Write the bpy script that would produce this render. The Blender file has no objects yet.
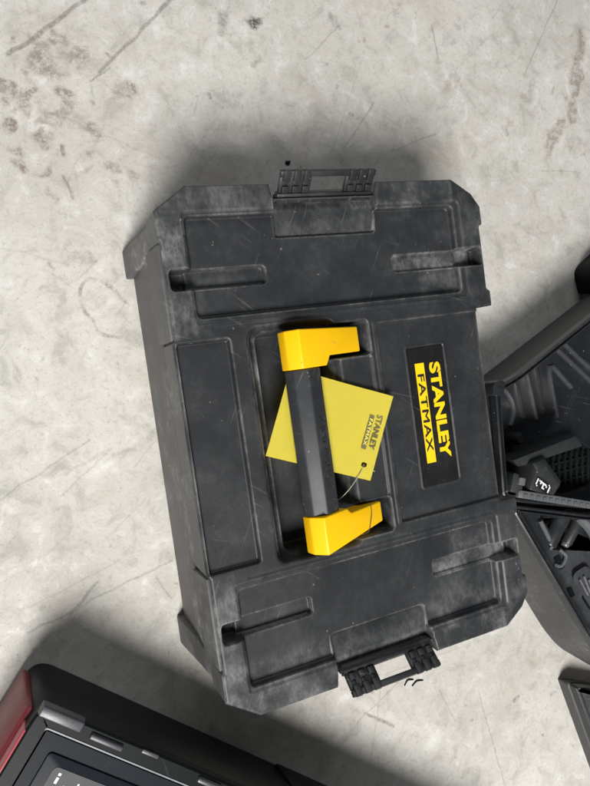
import bpy, bmesh, math, random
import numpy as np
from mathutils import Vector, Matrix
random.seed(4); np.random.seed(4)
scene = bpy.context.scene
col = scene.collection

# ------------------------------------------------------------------ camera
cam_d = bpy.data.cameras.new('camera'); cam = bpy.data.objects.new('camera', cam_d); col.objects.link(cam)
cam_d.sensor_fit = 'HORIZONTAL'; cam_d.sensor_width = 36.0; cam_d.lens = 670.0/590.0*36.0
cam_d.clip_start = 0.02; cam_d.clip_end = 100
_R = ((0.9063, 0.14535, -0.39686), (-0.13794, 0.98931, 0.04732), (0.3995, 0.01186, 0.91666))
cam.matrix_world = Matrix.Translation((-0.2883, 0.0682, 0.6753)) @ Matrix(_R).to_4x4()
scene.camera = cam
# ------------------------------------------------------------------ world + lamp
w = bpy.data.worlds.new('World'); scene.world = w; w.use_nodes = True
bg = w.node_tree.nodes['Background']; bg.inputs[0].default_value = (0.93, 0.97, 1.0, 1); bg.inputs[1].default_value = 0.07
def area(name, direction, dist, size, power, color, target=(0, 0, 0.05)):
    ld = bpy.data.lights.new(name, 'AREA'); ld.shape = 'DISK'; ld.size = size; ld.energy = power; ld.color = color
    lo = bpy.data.objects.new(name, ld); col.objects.link(lo)
    d = Vector(direction).normalized(); lo.location = Vector(target) + d*dist
    lo.rotation_euler = d.to_track_quat('Z', 'Y').to_euler(); return lo
area('workshop_lamp', (-0.36, -0.49, 0.77), 3.5, 1.35, 218, (1.0, 0.975, 0.935))
area('fill_lamp', (0.10, 0.72, 0.68), 4.0, 2.2, 36, (0.95, 0.98, 1.0))  # added fill light, made up to lighten the shadow beyond the case's top edge
vs = scene.view_settings; vs.view_transform = 'Standard'; vs.look = 'None'; vs.exposure = 0.0; vs.gamma = 1.0
scene.render.engine = 'CYCLES'

# ------------------------------------------------------------------ materials
def N(nt, t, **kw):
    n = nt.nodes.new(t)
    for k, v in kw.items(): setattr(n, k, v)
    return n
def math_n(nt, op, a, b=None, clamp=False):
    n = N(nt, 'ShaderNodeMath', operation=op); n.use_clamp = clamp
    for i, v in enumerate((a, b)):
        if v is None: continue
        if hasattr(v, 'is_linked'): nt.links.new(v, n.inputs[i])
        else: n.inputs[i].default_value = v
    return n.outputs[0]
def vmath(nt, op, a, b=None):
    n = N(nt, 'ShaderNodeVectorMath', operation=op)
    for i, v in enumerate((a, b)):
        if v is None: continue
        if hasattr(v, 'is_linked'): nt.links.new(v, n.inputs[i])
        else: n.inputs[i].default_value = v
    return n.outputs['Value'] if op in ('DOT_PRODUCT', 'LENGTH') else n.outputs[0]
def noise(nt, vec, scale, detail=4, rough=0.55, dist=0.0):
    n = N(nt, 'ShaderNodeTexNoise'); n.inputs['Scale'].default_value = scale; n.inputs['Detail'].default_value = detail
    n.inputs['Roughness'].default_value = rough; n.inputs['Distortion'].default_value = dist
    nt.links.new(vec, n.inputs['Vector']); return n.outputs['Fac']
def mrange(nt, v, a, b, c=0.0, d=1.0, smooth=True):
    n = N(nt, 'ShaderNodeMapRange'); n.interpolation_type = 'SMOOTHSTEP' if smooth else 'LINEAR'
    nt.links.new(v, n.inputs[0])
    for i, x in enumerate((a, b, c, d)): n.inputs[1+i].default_value = x
    return n.outputs[0]
def mixc(nt, fac, a, b, blend='MIX'):
    n = N(nt, 'ShaderNodeMix', data_type='RGBA', blend_type=blend)
    if hasattr(fac, 'is_linked'): nt.links.new(fac, n.inputs[0])
    else: n.inputs[0].default_value = fac
    for s, v in ((n.inputs[6], a), (n.inputs[7], b)):
        if hasattr(v, 'is_linked'): nt.links.new(v, s)
        else: s.default_value = (*v, 1) if len(v) == 3 else v
    return n.outputs[2]
def mapping(nt, vec, rot=0.0, scale=(1, 1, 1), loc=(0, 0, 0)):
    n = N(nt, 'ShaderNodeMapping'); nt.links.new(vec, n.inputs[0])
    n.inputs['Location'].default_value = loc; n.inputs['Rotation'].default_value = (0, 0, rot); n.inputs['Scale'].default_value = scale
    return n.outputs[0]
def new_mat(name):
    m = bpy.data.materials.new(name); m.use_nodes = True; nt = m.node_tree
    return m, nt, nt.nodes['Principled BSDF']
def scratches(nt, vec, rot, sc, lo, hi):
    """thin broken lines: noise stretched hard along one direction and thresholded"""
    v = mapping(nt, mapping(nt, vec, rot), 0.0, (sc, sc*0.035, sc*0.3))
    a = noise(nt, v, 1.0, 2, 0.5)
    b = noise(nt, mapping(nt, vec, rot+0.7, (1, 1, 1)), sc*0.045, 2, 0.5)
    return math_n(nt, 'MULTIPLY', mrange(nt, a, lo, hi), mrange(nt, b, 0.5, 0.68))

def plastic(name, base, dust=(0.30, 0.30, 0.29), amount=0.12, rough=0.5, attr=False, scratch=0.25, bump=0.15, grain=900, spec=0.5):
    m, nt, bs = new_mat(name); bs.inputs['Specular IOR Level'].default_value = spec
    tc = N(nt, 'ShaderNodeTexCoord').outputs['Object']
    n1 = noise(nt, tc, 14, 6, 0.6, 0.3); n2 = noise(nt, tc, 120, 4, 0.7)
    patch = mrange(nt, n1, 0.42, 0.72)
    grit = mrange(nt, n2, 0.44, 0.66)
    spots = mrange(nt, noise(nt, tc, 190, 2, 0.5), 0.735, 0.78)
    fac = math_n(nt, 'MULTIPLY', math_n(nt, 'ADD', math_n(nt, 'MULTIPLY', grit, 0.6), 0.4), math_n(nt, 'ADD', math_n(nt, 'MULTIPLY', patch, amount*1.7), amount*0.35))
    if attr:
        at = N(nt, 'ShaderNodeAttribute', attribute_name='dust').outputs['Fac']
        g2 = math_n(nt, 'MULTIPLY', mrange(nt, noise(nt, tc, 26, 5, 0.62), 0.38, 0.66, 0.10, 1.0), mrange(nt, noise(nt, mapping(nt, tc, 0.6, (1, 0.45, 1)), 210, 5, 0.8), 0.36, 0.62, 0.45, 1.2))
        fac = math_n(nt, 'ADD', fac, math_n(nt, 'MULTIPLY', at, g2))
    sc = math_n(nt, 'ADD', scratches(nt, tc, 0.5, 420, 0.66, 0.72), scratches(nt, tc, -0.9, 360, 0.66, 0.72))
    sc = math_n(nt, 'ADD', sc, scratches(nt, tc, 1.9, 300, 0.67, 0.73))
    fac = math_n(nt, 'ADD', fac, math_n(nt, 'MULTIPLY', sc, scratch))
    fac = math_n(nt, 'ADD', fac, math_n(nt, 'MULTIPLY', spots, min(0.8, amount*11)), True)
    nt.links.new(mixc(nt, fac, base, dust), bs.inputs['Base Color'])
    r = math_n(nt, 'ADD', math_n(nt, 'MULTIPLY', n1, 0.25), rough-0.12)
    r = math_n(nt, 'ADD', r, math_n(nt, 'MULTIPLY', fac, 0.5), True)
    nt.links.new(r, bs.inputs['Roughness'])
    b = N(nt, 'ShaderNodeBump'); b.inputs['Strength'].default_value = bump; b.inputs['Distance'].default_value = 0.0006
    h = math_n(nt, 'ADD', noise(nt, tc, grain, 2, 0.5), math_n(nt, 'MULTIPLY', n2, 0.6))
    nt.links.new(h, b.inputs['Height']); nt.links.new(b.outputs[0], bs.inputs['Normal'])
    return m

M = {}
M['lid'] = plastic('charcoal_lid_plastic', (0.0142, 0.0160, 0.0190), (0.275, 0.280, 0.282), 0.035, 0.43, True, 0.12, 0.12, 900, 0.42)
M['body'] = plastic('dusty_body_plastic', (0.050, 0.051, 0.053), (0.36, 0.35, 0.33), 0.30, 0.55, False, 0.2, 0.15)
M['latch'] = plastic('black_latch_plastic', (0.014, 0.015, 0.017), (0.28, 0.28, 0.27), 0.07, 0.42, False, 0.3)
M['rubber'] = plastic('handle_rubber', (0.020, 0.0225, 0.0265), (0.24, 0.25, 0.26), 0.06, 0.5, False, 0.20, 0.07, 900, 0.4)
M['yellow'] = plastic('yellow_plastic', (0.90, 0.515, 0.0015), (0.30, 0.19, 0.045), 0.09, 0.40, False, 0.30, 0.04)
M['tag'] = plastic('yellow_tag_card', (0.985, 0.835, 0.105), (0.60, 0.49, 0.12), 0.06, 0.36, False, 0.10, 0.03)
M['label'] = plastic('black_sticker', (0.008, 0.008, 0.009), (0.2, 0.2, 0.2), 0.05, 0.34, False, 0.25, 0.03, 900, 0.4)
M['letter'] = plastic('yellow_print', (0.82, 0.55, 0.006), (0.25, 0.19, 0.05), 0.08, 0.4, False, 0.35, 0.02)
M['ink'] = plastic('grey_print', (0.115, 0.110, 0.055), (0.5, 0.44, 0.1), 0.10, 0.6, False, 0.0, 0.0)
M['blackink'] = plastic('black_print', (0.012, 0.012, 0.012), (0.3, 0.25, 0.05), 0.05, 0.5, False, 0.0, 0.0)
M['case'] = plastic('grey_black_case_plastic', (0.014, 0.016, 0.019), (0.22, 0.225, 0.23), 0.06, 0.27, False, 0.25, 0.06)
M['caseout'] = plastic('dusty_case_shell', (0.040, 0.040, 0.041), (0.26, 0.255, 0.245), 0.15, 0.55, False, 0.3, 0.12)
M['tool'] = plastic('black_tool_plastic', (0.020, 0.022, 0.024), (0.25, 0.25, 0.25), 0.06, 0.38, False, 0.2)
M['greyp'] = plastic('grey_moulded_plastic', (0.085, 0.09, 0.098), (0.30, 0.30, 0.30), 0.12, 0.32, False, 0.2, 0.05)
M['black'] = plastic('toolbox_black', (0.0065, 0.0085, 0.009), (0.09, 0.095, 0.10), 0.018, 0.42, False, 0.15, 0.03, 900, 0.12)
M['gloss'] = plastic('toolbox_gloss_panel', (0.006, 0.009, 0.014), (0.10, 0.11, 0.13), 0.02, 0.45, False, 0.15, 0.015, 900, 0.15)
M['red'] = plastic('red_plastic', (0.15, 0.016, 0.022), (0.36, 0.16, 0.15), 0.14, 0.42, False, 0.5, 0.06)
M['red_lit'] = plastic('lit_red_plastic', (0.40, 0.055, 0.075), (0.5, 0.25, 0.25), 0.12, 0.3, False, 0.3, 0.03)  # lighter copy of the red, with the lit top face painted in
M['barp'] = plastic('slate_hinge_plastic', (0.050, 0.053, 0.062), (0.2, 0.2, 0.22), 0.08, 0.4, False, 0.2)
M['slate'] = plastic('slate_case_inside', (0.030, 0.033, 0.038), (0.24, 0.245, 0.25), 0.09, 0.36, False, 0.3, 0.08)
M['clear'] = plastic('frame_edge_highlight', (0.22, 0.235, 0.255), (0.3, 0.3, 0.3), 0.1, 0.3, False, 0.0, 0.0)  # pale tone paints the highlight line on the toolbox window's edge
M['white'] = plastic('white_print', (0.75, 0.75, 0.75), (0.4, 0.4, 0.4), 0.1, 0.45, False, 0.0, 0.0)
M['sticker'] = plastic('grey_sticker', (0.045, 0.048, 0.052), (0.2, 0.2, 0.2), 0.06, 0.5, False, 0.1, 0.02, 900, 0.25)
M['darkstring'] = plastic('dark_string', (0.05, 0.042, 0.02), (0.2, 0.18, 0.12), 0.1, 0.6, False, 0.0, 0.0)
M['string'] = plastic('pale_string', (0.38, 0.36, 0.27), (0.3, 0.28, 0.2), 0.2, 0.6, False, 0.0, 0.0)

# concrete
STAINS = [(-0.237, 0.387, -0.159, 0.444, 0.0024, 0.55, 0), (-0.155, 0.375, -0.071, 0.454, 0.0019, 0.5, 0), (-0.166, 0.365, -0.145, 0.379, 0.0011, 0.5, 0), (-0.206, 0.379, -0.205, 0.379, 0.0149, 0.45, 1), (-0.189, 0.399, -0.185, 0.404, 0.0103, 0.4, 1), (-0.244, 0.355, -0.244, 0.354, 0.0092, 0.5, 1), (-0.249, 0.325, -0.249, 0.323, 0.0092, 0.6, 1), (-0.222, 0.349, -0.221, 0.349, 0.0057, 0.5, 1), (-0.191, 0.352, -0.19, 0.35, 0.008, 0.5, 1), (-0.172, 0.391, -0.17, 0.386, 0.0069, 0.4, 1), (-0.133, 0.358, -0.131, 0.356, 0.0103, 0.35, 1), (-0.124, 0.362, -0.123, 0.357, 0.0034, 0.55, 1), (-0.222, 0.313, -0.221, 0.308, 0.0057, 0.5, 1), (-0.241, 0.301, -0.242, 0.297, 0.0046, 0.4, 1), (-0.241, 0.287, -0.24, 0.284, 0.0057, 0.5, 1), (-0.221, 0.275, -0.22, 0.274, 0.0057, 0.5, 1), (-0.201, 0.303, -0.201, 0.295, 0.0023, 0.6, 0), (0.015, 0.436, 0.019, 0.434, 0.0069, 0.75, 2), (-0.021, 0.425, -0.016, 0.434, 0.0092, 0.3, 2), (-0.205, 0.275, -0.2, 0.252, 0.0014, 0.5, 0), (-0.166, 0.367, -0.164, 0.348, 0.0011, 0.2, 0), (-0.203, 0.192, -0.19, 0.191, 0.0069, 0.25, 1), (-0.23, 0.193, -0.226, 0.186, 0.0017, 0.4, 1), (-0.304, -0.019, -0.217, 0.02, 0.001, 0.3, 0), (-0.252, -0.03, -0.198, 0.009, 0.001, 0.22, 0), (-0.244, -0.01, -0.2, 0.009, 0.0017, 0.15, 0), (-0.297, -0.148, -0.156, -0.114, 0.0011, 0.35, 0), (-0.259, -0.14, -0.23, -0.118, 0.0021, 0.4, 0), (-0.175, -0.127, -0.162, -0.152, 0.0009, 0.4, 0), (-0.302, -0.126, -0.207, -0.102, 0.0009, 0.2, 0), (0.502, 0.454, 0.464, 0.341, 0.0103, 0.42, 1), (0.414, 0.298, 0.442, 0.338, 0.0103, 0.38, 1), (0.386, 0.369, 0.396, 0.383, 0.0092, 0.2, 1), (0.337, 0.324, 0.354, 0.33, 0.0057, 0.25, 1), (0.26, 0.378, 0.276, 0.384, 0.008, 0.2, 1), (0.462, 0.498, 0.388, 0.394, 0.001, 0.35, 0), (0.251, 0.45, 0.253, 0.41, 0.0011, 0.45, 0), (0.17, 0.296, 0.239, 0.319, 0.001, 0.35, 0), (0.155, 0.354, 0.105, 0.299, 0.001, 0.35, 0), (0.399, 0.272, 0.467, 0.268, 0.0011, 0.25, 0), (0.072, 0.398, 0.123, 0.44, 0.0009, 0.3, 0), (0.117, 0.446, 0.119, 0.441, 0.0046, 0.3, 2), (0.346, 0.319, 0.347, 0.317, 0.0034, 0.4, 2), (0.12, 0.34, 0.122, 0.339, 0.0029, 0.35, 2), (0.035, -0.342, 0.069, -0.367, 0.0021, 0.55, 0), (0.248, -0.399, 0.253, -0.396, 0.0034, 0.4, 2), (0.284, -0.457, 0.285, -0.458, 0.0018, 0.5, 2), (0.194, -0.367, 0.216, -0.499, 0.0008, 0.35, 0), (0.008, -0.305, 0.206, -0.307, 0.0007, 0.2, 0), (0.139, -0.349, 0.155, -0.392, 0.0009, 0.25, 0), (0.014, -0.354, 0.117, -0.304, 0.0007, 0.3, 0), (0.034, -0.397, 0.059, -0.322, 0.0007, 0.25, 0)]
def concrete():
    m, nt, bs = new_mat('worn_concrete')
    tc = N(nt, 'ShaderNodeTexCoord').outputs['Object']
    n1 = noise(nt, tc, 5, 6, 0.6, 0.4); n2 = noise(nt, tc, 38, 6, 0.68, 0.5); n3 = noise(nt, tc, 190, 5, 0.7)
    c = mixc(nt, mrange(nt, n1, 0.3, 0.7), (0.44, 0.424, 0.394), (0.54, 0.525, 0.496))
    c = mixc(nt, math_n(nt, 'MULTIPLY', mrange(nt, n2, 0.49, 0.68), 0.50), c, (0.27, 0.26, 0.24))
    c = mixc(nt, math_n(nt, 'MULTIPLY', mrange(nt, n2, 0.47, 0.30), 0.65), c, (0.64, 0.632, 0.615))
    c = mixc(nt, math_n(nt, 'MULTIPLY', mrange(nt, n3, 0.52, 0.66), 0.30), c, (0.25, 0.235, 0.21))
    n4 = noise(nt, tc, 15, 5, 0.65, 0.6)
    c = mixc(nt, math_n(nt, 'MULTIPLY', mrange(nt, n4, 0.50, 0.72), 0.42), c, (0.315, 0.297, 0.264))
    warm = mrange(nt, noise(nt, mapping(nt, tc, 0, (1, 1, 1), (3, 1, 0)), 9, 4, 0.6), 0.52, 0.74)
    c = mixc(nt, math_n(nt, 'MULTIPLY', warm, 0.36), c, (0.38, 0.315, 0.255))
    grain_ = noise(nt, tc, 520, 3, 0.7)
    c = mixc(nt, math_n(nt, 'MULTIPLY', mrange(nt, grain_, 0.52, 0.68), 0.17), c, (0.24, 0.23, 0.21))
    c = mixc(nt, math_n(nt, 'MULTIPLY', mrange(nt, grain_, 0.46, 0.34), 0.22), c, (0.62, 0.61, 0.585))
    specks = mrange(nt, noise(nt, tc, 330, 2, 0.5), 0.69, 0.75)
    c = mixc(nt, math_n(nt, 'MULTIPLY', specks, 0.5), c, (0.16, 0.15, 0.135))
    blot = mrange(nt, noise(nt, tc, 70, 3, 0.6), 0.66, 0.74)
    c = mixc(nt, math_n(nt, 'MULTIPLY', blot, 0.33), c, (0.25, 0.23, 0.20))
    # fine hair-line scratches in several directions
    wob = N(nt, 'ShaderNodeTexNoise'); wob.inputs['Scale'].default_value = 7; nt.links.new(tc, wob.inputs['Vector'])
    wv = vmath(nt, 'ADD', tc, vmath(nt, 'MULTIPLY', vmath(nt, 'SUBTRACT', wob.outputs['Color'], (0.5, 0.5, 0.5)), (0.05, 0.05, 0)))
    s = None
    for rot, sc, lo in ((0.62, 300, 0.64), (2.2, 260, 0.665), (1.25, 330, 0.665), (0.9, 420, 0.65)):
        k = scratches(nt, wv, rot, sc, lo, lo+0.06)
        s = k if s is None else math_n(nt, 'ADD', s, k)
    s = math_n(nt, 'MULTIPLY', s, 0.22, True)
    c = mixc(nt, s, c, (0.20, 0.19, 0.17))
    # individual scuffs and stains, held on the floor mesh
    br = mrange(nt, noise(nt, tc, 130, 6, 0.8), 0.40, 0.58)
    for nm, cc, k0, k1 in (('brown', (0.140, 0.098, 0.070), 0.25, 0.85), ('scuff', (0.130, 0.120, 0.104), 0.55, 0.40), ('grease', (0.075, 0.068, 0.056), 0.35, 0.75)):
        at = N(nt, 'ShaderNodeAttribute', attribute_name=nm).outputs['Fac']
        c = mixc(nt, math_n(nt, 'MULTIPLY', at, math_n(nt, 'ADD', math_n(nt, 'MULTIPLY', br, k1), k0)), c, cc)
    nt.links.new(c, bs.inputs['Base Color'])
    nt.links.new(mrange(nt, n2, 0.3, 0.7, 0.62, 0.85), bs.inputs['Roughness'])
    bs.inputs['Specular IOR Level'].default_value = 0.3
    b = N(nt, 'ShaderNodeBump'); b.inputs['Strength'].default_value = 0.4; b.inputs['Distance'].default_value = 0.0012
    hh = math_n(nt, 'ADD', n2, math_n(nt, 'MULTIPLY', n3, 0.5))
    hh = math_n(nt, 'SUBTRACT', hh, math_n(nt, 'MULTIPLY', s, 0.5))
    nt.links.new(hh, b.inputs['Height']); nt.links.new(b.outputs[0], bs.inputs['Normal'])
    return m
M['concrete'] = concrete()

# ------------------------------------------------------------------ helpers
def link(name, me, mat, parent=None, smooth=None):
    o = bpy.data.objects.new(name, me); col.objects.link(o)
    if mat is not None and not me.materials: me.materials.append(mat)
    if parent is not None: o.parent = parent
    return o
def tag(o, label, cat, group=None):
    o['label'] = label; o['category'] = cat
    if group: o['group'] = group
    return o
def thing(name, label, cat, loc=(0, 0, 0), rz=0.0, group=None):
    o = bpy.data.objects.new(name, None); col.objects.link(o); o.empty_display_size = 0.05
    o.location = loc; o.rotation_euler = (0, 0, rz); return tag(o, label, cat, group)
def bm_mesh(bm, name, bevel=0.0, seg=2, ang=0.5, smooth=True):
    if bevel > 0:
        bmesh.ops.recalc_face_normals(bm, faces=bm.faces)
        es = [e for e in bm.edges if len(e.link_faces) == 2 and e.calc_face_angle(0) > ang]
        bmesh.ops.bevel(bm, geom=es, offset=bevel, segments=seg, profile=0.5, affect='EDGES', clamp_overlap=True)
    bmesh.ops.recalc_face_normals(bm, faces=bm.faces)
    me = bpy.data.meshes.new(name); bm.to_mesh(me); bm.free()
    if smooth:
        for p in me.polygons: p.use_smooth = True
        me.set_sharp_from_angle(angle=math.radians(38))
    return me
def loft(loops, cap0=True, cap1=True, bm=None):
    bm = bm or bmesh.new(); vs_ = [[bm.verts.new(p) for p in lp] for lp in loops]; n = len(loops[0])
    for a, b in zip(vs_[:-1], vs_[1:]):
        for i in range(n):
            bm.faces.new((a[i], a[(i+1) % n], b[(i+1) % n], b[i]))
    if cap0: bm.faces.new(list(reversed(vs_[0])))
    if cap1: bm.faces.new(vs_[-1])
    return bm
def prism(poly, z0, z1, top=None, bm=None):
    top = top or poly
    return loft([[(x, y, z0) for x, y in poly], [(x, y, z1) for x, y in top]], bm=bm)
def boxpoly(x0, x1, y0, y1): return [(x0, y0), (x1, y0), (x1, y1), (x0, y1)]
def rounded(poly, r, n=5):
    out = []; m = len(poly)
    for i in range(m):
        p = Vector(poly[i]); a = Vector(poly[i-1]); b = Vector(poly[(i+1) % m])
        ri = r[i] if isinstance(r, (list, tuple)) else r
        d1 = (a-p); d2 = (b-p); ri = min(ri, d1.length*0.45, d2.length*0.45)
        s = p+d1.normalized()*ri; e = p+d2.normalized()*ri
        for k in range(n+1):
            t = k/n; out.append(tuple((1-t)**2*s+2*t*(1-t)*p+t*t*e))
    return out
def inset(poly, d):
    """offset a CCW polygon inwards by d"""
    m = len(poly); out = []
    for i in range(m):
        a, p, b = Vector(poly[i-1]), Vector(poly[i]), Vector(poly[(i+1) % m])
        e1 = (p-a).normalized(); e2 = (b-p).normalized()
        n1 = Vector((-e1.y, e1.x)); n2 = Vector((-e2.y, e2.x)); nn = n1+n2
        if nn.length < 1e-6: nn = n1
        nn.normalize(); k = max(0.4, nn.dot(n1)); out.append(tuple(p+nn*(d/k)))
    return out
def tube(pts, r, sides=8, closed_ends=True, flat=1.0):
    bm = bmesh.new(); pts = [Vector(p) for p in pts]; loops = []
    for i, p in enumerate(pts):
        t = (pts[min(i+1, len(pts)-1)]-pts[max(i-1, 0)]).normalized()
        u = t.cross(Vector((0, 0, 1)))
        if u.length < 1e-3: u = t.cross(Vector((1, 0, 0)))
        u.normalize(); v = u.cross(t)
        rr = r[i] if isinstance(r, (list, tuple)) else r
        loops.append([tuple(p+u*math.cos(2*math.pi*k/sides)*rr+v*math.sin(2*math.pi*k/sides)*rr*flat) for k in range(sides)])
    return loft(loops, closed_ends, closed_ends, bm)
def spline(pts, n=8):
    P = [Vector(p) for p in pts]; P = [2*P[0]-P[1]]+P+[2*P[-1]-P[-2]]; out = []
    for i in range(1, len(P)-2):
        for k in range(n):
            t = k/n; a, b, c, d = P[i-1], P[i], P[i+1], P[i+2]
            out.append(0.5*((2*b)+(c-a)*t+(2*a-5*b+4*c-d)*t*t+(3*b-a-3*c+d)*t**3))
    out.append(P[-2]); return out
def text_mesh(s, width, height, embolden=0.0, depth=0.0004, spacing=1.0, double=0.0):
    cu = bpy.data.curves.new('lettering', 'FONT'); cu.body = s; cu.size = 1.0; cu.offset = embolden; cu.extrude = 0.5; cu.space_character = spacing
    cu.resolution_u = 4
    ob = bpy.data.objects.new('lettering_source', cu); col.objects.link(ob)
    dg = bpy.context.evaluated_depsgraph_get(); me = bpy.data.meshes.new_from_object(ob.evaluated_get(dg))
    bpy.data.objects.remove(ob)
    co = np.empty(len(me.vertices)*3); me.vertices.foreach_get('co', co); co = co.reshape(-1, 3)
    lo, hi = co.min(0), co.max(0); co = (co-(lo+hi)/2)/(hi-lo)*np.array([width, height, depth]); me.vertices.foreach_set('co', co.ravel()); me.update()
    me.materials.clear()
    if double:                      # a second, slightly lower copy set sideways thickens the strokes
        b = bmesh.new(); b.from_mesh(me); m2 = me.copy(); m2.transform(Matrix.Translation((double, 0, 0)) @ Matrix.Diagonal((1, 1, 0.8, 1))); b.from_mesh(m2)
        m3 = me.copy(); m3.transform(Matrix.Translation((double/2, double*0.5, 0)) @ Matrix.Diagonal((1, 1, 0.6, 1))); b.from_mesh(m3)
        b.to_mesh(me); b.free(); bpy.data.meshes.remove(m2); bpy.data.meshes.remove(m3)
    return me
def frame(xdir, ydir, loc):
    x = Vector(xdir).normalized(); y = Vector(ydir); z = x.cross(y).normalized(); y = z.cross(x)
    return Matrix.Translation(loc) @ Matrix((x, y, z)).transposed().to_4x4()

# ================================================================== setting
def vnoise(shape, cells, rng):
    """smooth value noise on a grid"""
    g = rng.random((cells+2, cells+2)); u = np.linspace(0, cells, shape[0]); v_ = np.linspace(0, cells, shape[1])
    i = np.minimum(u.astype(int), cells); j = np.minimum(v_.astype(int), cells); fu = u-i; fv = v_-j
    fu = (fu*fu*(3-2*fu))[:, None]; fv = (fv*fv*(3-2*fv))[None, :]
    A_ = g[np.ix_(i, j)]; B_ = g[np.ix_(i+1, j)]; C_ = g[np.ix_(i, j+1)]; D_ = g[np.ix_(i+1, j+1)]
    return A_*(1-fu)*(1-fv)+B_*fu*(1-fv)+C_*(1-fu)*fv+D_*fu*fv-0.5
def build_floor():
    rng = np.random.default_rng(11); st = 0.00115; K = 20; nbx, nby = 44, 50
    x0, y0 = -0.42, -0.60; nx, ny = nbx*K+1, nby*K+1
    xs = x0+st*np.arange(nx); ys = y0+st*np.arange(ny); X, Y = np.meshgrid(xs, ys, indexing='ij')
    F = {k: np.zeros_like(X) for k in ('scuff', 'brown', 'grease')}
    def fb(c): return vnoise(X.shape, c, rng)+0.5*vnoise(X.shape, c*2, rng)+0.25*vnoise(X.shape, c*4, rng)
    ddx, ddy = fb(60)*0.0028, fb(60)*0.0028; ex_, ey_ = fb(60)*0.013, fb(60)*0.013
    def seg(k, ax, ay, bx, by, wd, st_, big):
        m = wd*1.5+0.025
        i0, i1 = np.searchsorted(xs, (min(ax, bx)-m, max(ax, bx)+m)); j0, j1 = np.searchsorted(ys, (min(ay, by)-m, max(ay, by)+m))
        if i1 <= i0 or j1 <= j0: return
        sl = (slice(i0, i1), slice(j0, j1)); px = X[sl]+(ex_ if big else ddx)[sl]-ax; py = Y[sl]+(ey_ if big else ddy)[sl]-ay
        ex, ey = bx-ax, by-ay; l2 = max(ex*ex+ey*ey, 1e-8); t = np.clip((px*ex+py*ey)/l2, 0, 1)
        d = np.hypot(px-t*ex, py-t*ey); f = np.clip((wd*1.2-d)/(wd*0.7), 0, 1); f = f*f*(3-2*f)*st_
        F[k][sl] = np.maximum(F[k][sl], f)
    for ax, ay, bx, by, wd, st_, kd in STAINS:
        seg(('scuff', 'brown', 'grease')[kd], ax, ay, bx, by, max(wd, 0.0009), min(1, st_*1.3), kd != 0 and wd > 0.0035)
    loop = [Vector((x, y, 0)) for x, y in ((-0.162, 0.148), (-0.174, 0.164), (-0.187, 0.175), (-0.200, 0.171), (-0.206, 0.157), (-0.203, 0.143), (-0.197, 0.133), (-0.194, 0.122), (-0.185, 0.117), (-0.172, 0.114))]
    lp = spline(loop, 6)
    for k, (a_, b_) in enumerate(zip(lp[:-1], lp[1:])):
        seg('brown', a_.x, a_.y, b_.x, b_.y, 0.0013+0.0009*abs(math.sin(k*0.37)), 0.22+0.33*abs(math.sin(k*0.23+0.5)), False)
    seg('brown', -0.192, 0.158, -0.186, 0.150, 0.006, 0.16, True)
    for q in range(46):         # rusty boot-print blotches near the top left, a worn patch top right
        if q < 32: ax, ay = rng.normal(-0.205, 0.032), rng.normal(0.345, 0.038)
        else: ax, ay = rng.normal(0.45, 0.04), rng.normal(0.36, 0.05)
        r = 0.002+rng.gamma(1.6, 0.0017); seg('brown', ax, ay, ax+rng.normal(0, 0.004), ay+rng.normal(0, 0.004), r, rng.uniform(0.2, 0.55) if q < 32 else rng.uniform(0.15, 0.4), True)
    for q in range(420):        # hair-line drag marks, mostly in a few shared directions
        ax, ay = rng.uniform(-0.40, 0.56), rng.uniform(-0.58, 0.53); a = rng.choice([0.55, 0.75, 2.3, 1.2, -0.4])+rng.normal(0, 0.22); L = rng.gamma(2.0, 0.018)
        seg('scuff', ax, ay, ax+L*math.cos(a), ay+L*math.sin(a), 0.0008, rng.uniform(0.06, 0.26), False)
    for q in range(330):        # small pits and blots
        ax, ay = rng.uniform(-0.40, 0.56), rng.uniform(-0.58, 0.53); r = 0.0009+rng.gamma(1.2, 0.0009)
        seg(rng.choice(['brown', 'scuff', 'grease']), ax, ay, ax+rng.normal(0, 0.002), ay+rng.normal(0, 0.002), r, rng.uniform(0.12, 0.45), r > 0.003)
    hull = [(-0.237-.05, 0.438+.05), (-0.342-.05, -0.28-.06), (0.354+.05, -0.554-.05), (0.523+.05, 0.503+.05)]
    def inside(px, py):
        for i in range(4):
            a, b = hull[i], hull[(i+1) % 4]
            if (b[0]-a[0])*(py-a[1])-(b[1]-a[1])*(px-a[0]) < 0: return False
        return True
    cell = np.zeros((nx-1, ny-1), bool); coarse = []
    for bi in range(nbx):
        for bj in range(nby):
            if inside(xs[bi*K+K//2], ys[bj*K+K//2]): cell[bi*K:(bi+1)*K, bj*K:(bj+1)*K] = True
            else: coarse.append((bi*K*ny+bj*K, (bi+1)*K*ny+bj*K, (bi+1)*K*ny+(bj+1)*K, bi*K*ny+(bj+1)*K))
    I, J = np.nonzero(cell); quads = np.stack([I*ny+J, (I+1)*ny+J, (I+1)*ny+J+1, I*ny+J+1], 1)
    co = np.stack([X.ravel(), Y.ravel(), np.zeros(X.size)], 1)
    big = np.array([(-3, -3, 0), (3, -3, 0), (3, 3, 0), (-3, 3, 0)], float); n0 = len(co); co = np.vstack([co, big])
    c00, c10, c11, c01 = 0, (nx-1)*ny, (nx-1)*ny+ny-1, ny-1
    ring = [(n0, n0+1, c10, c00), (n0+1, n0+2, c11, c10), (n0+2, n0+3, c01, c11), (n0+3, n0, c00, c01)]
    quads = np.vstack([quads, np.array(coarse), np.array(ring)])
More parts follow.
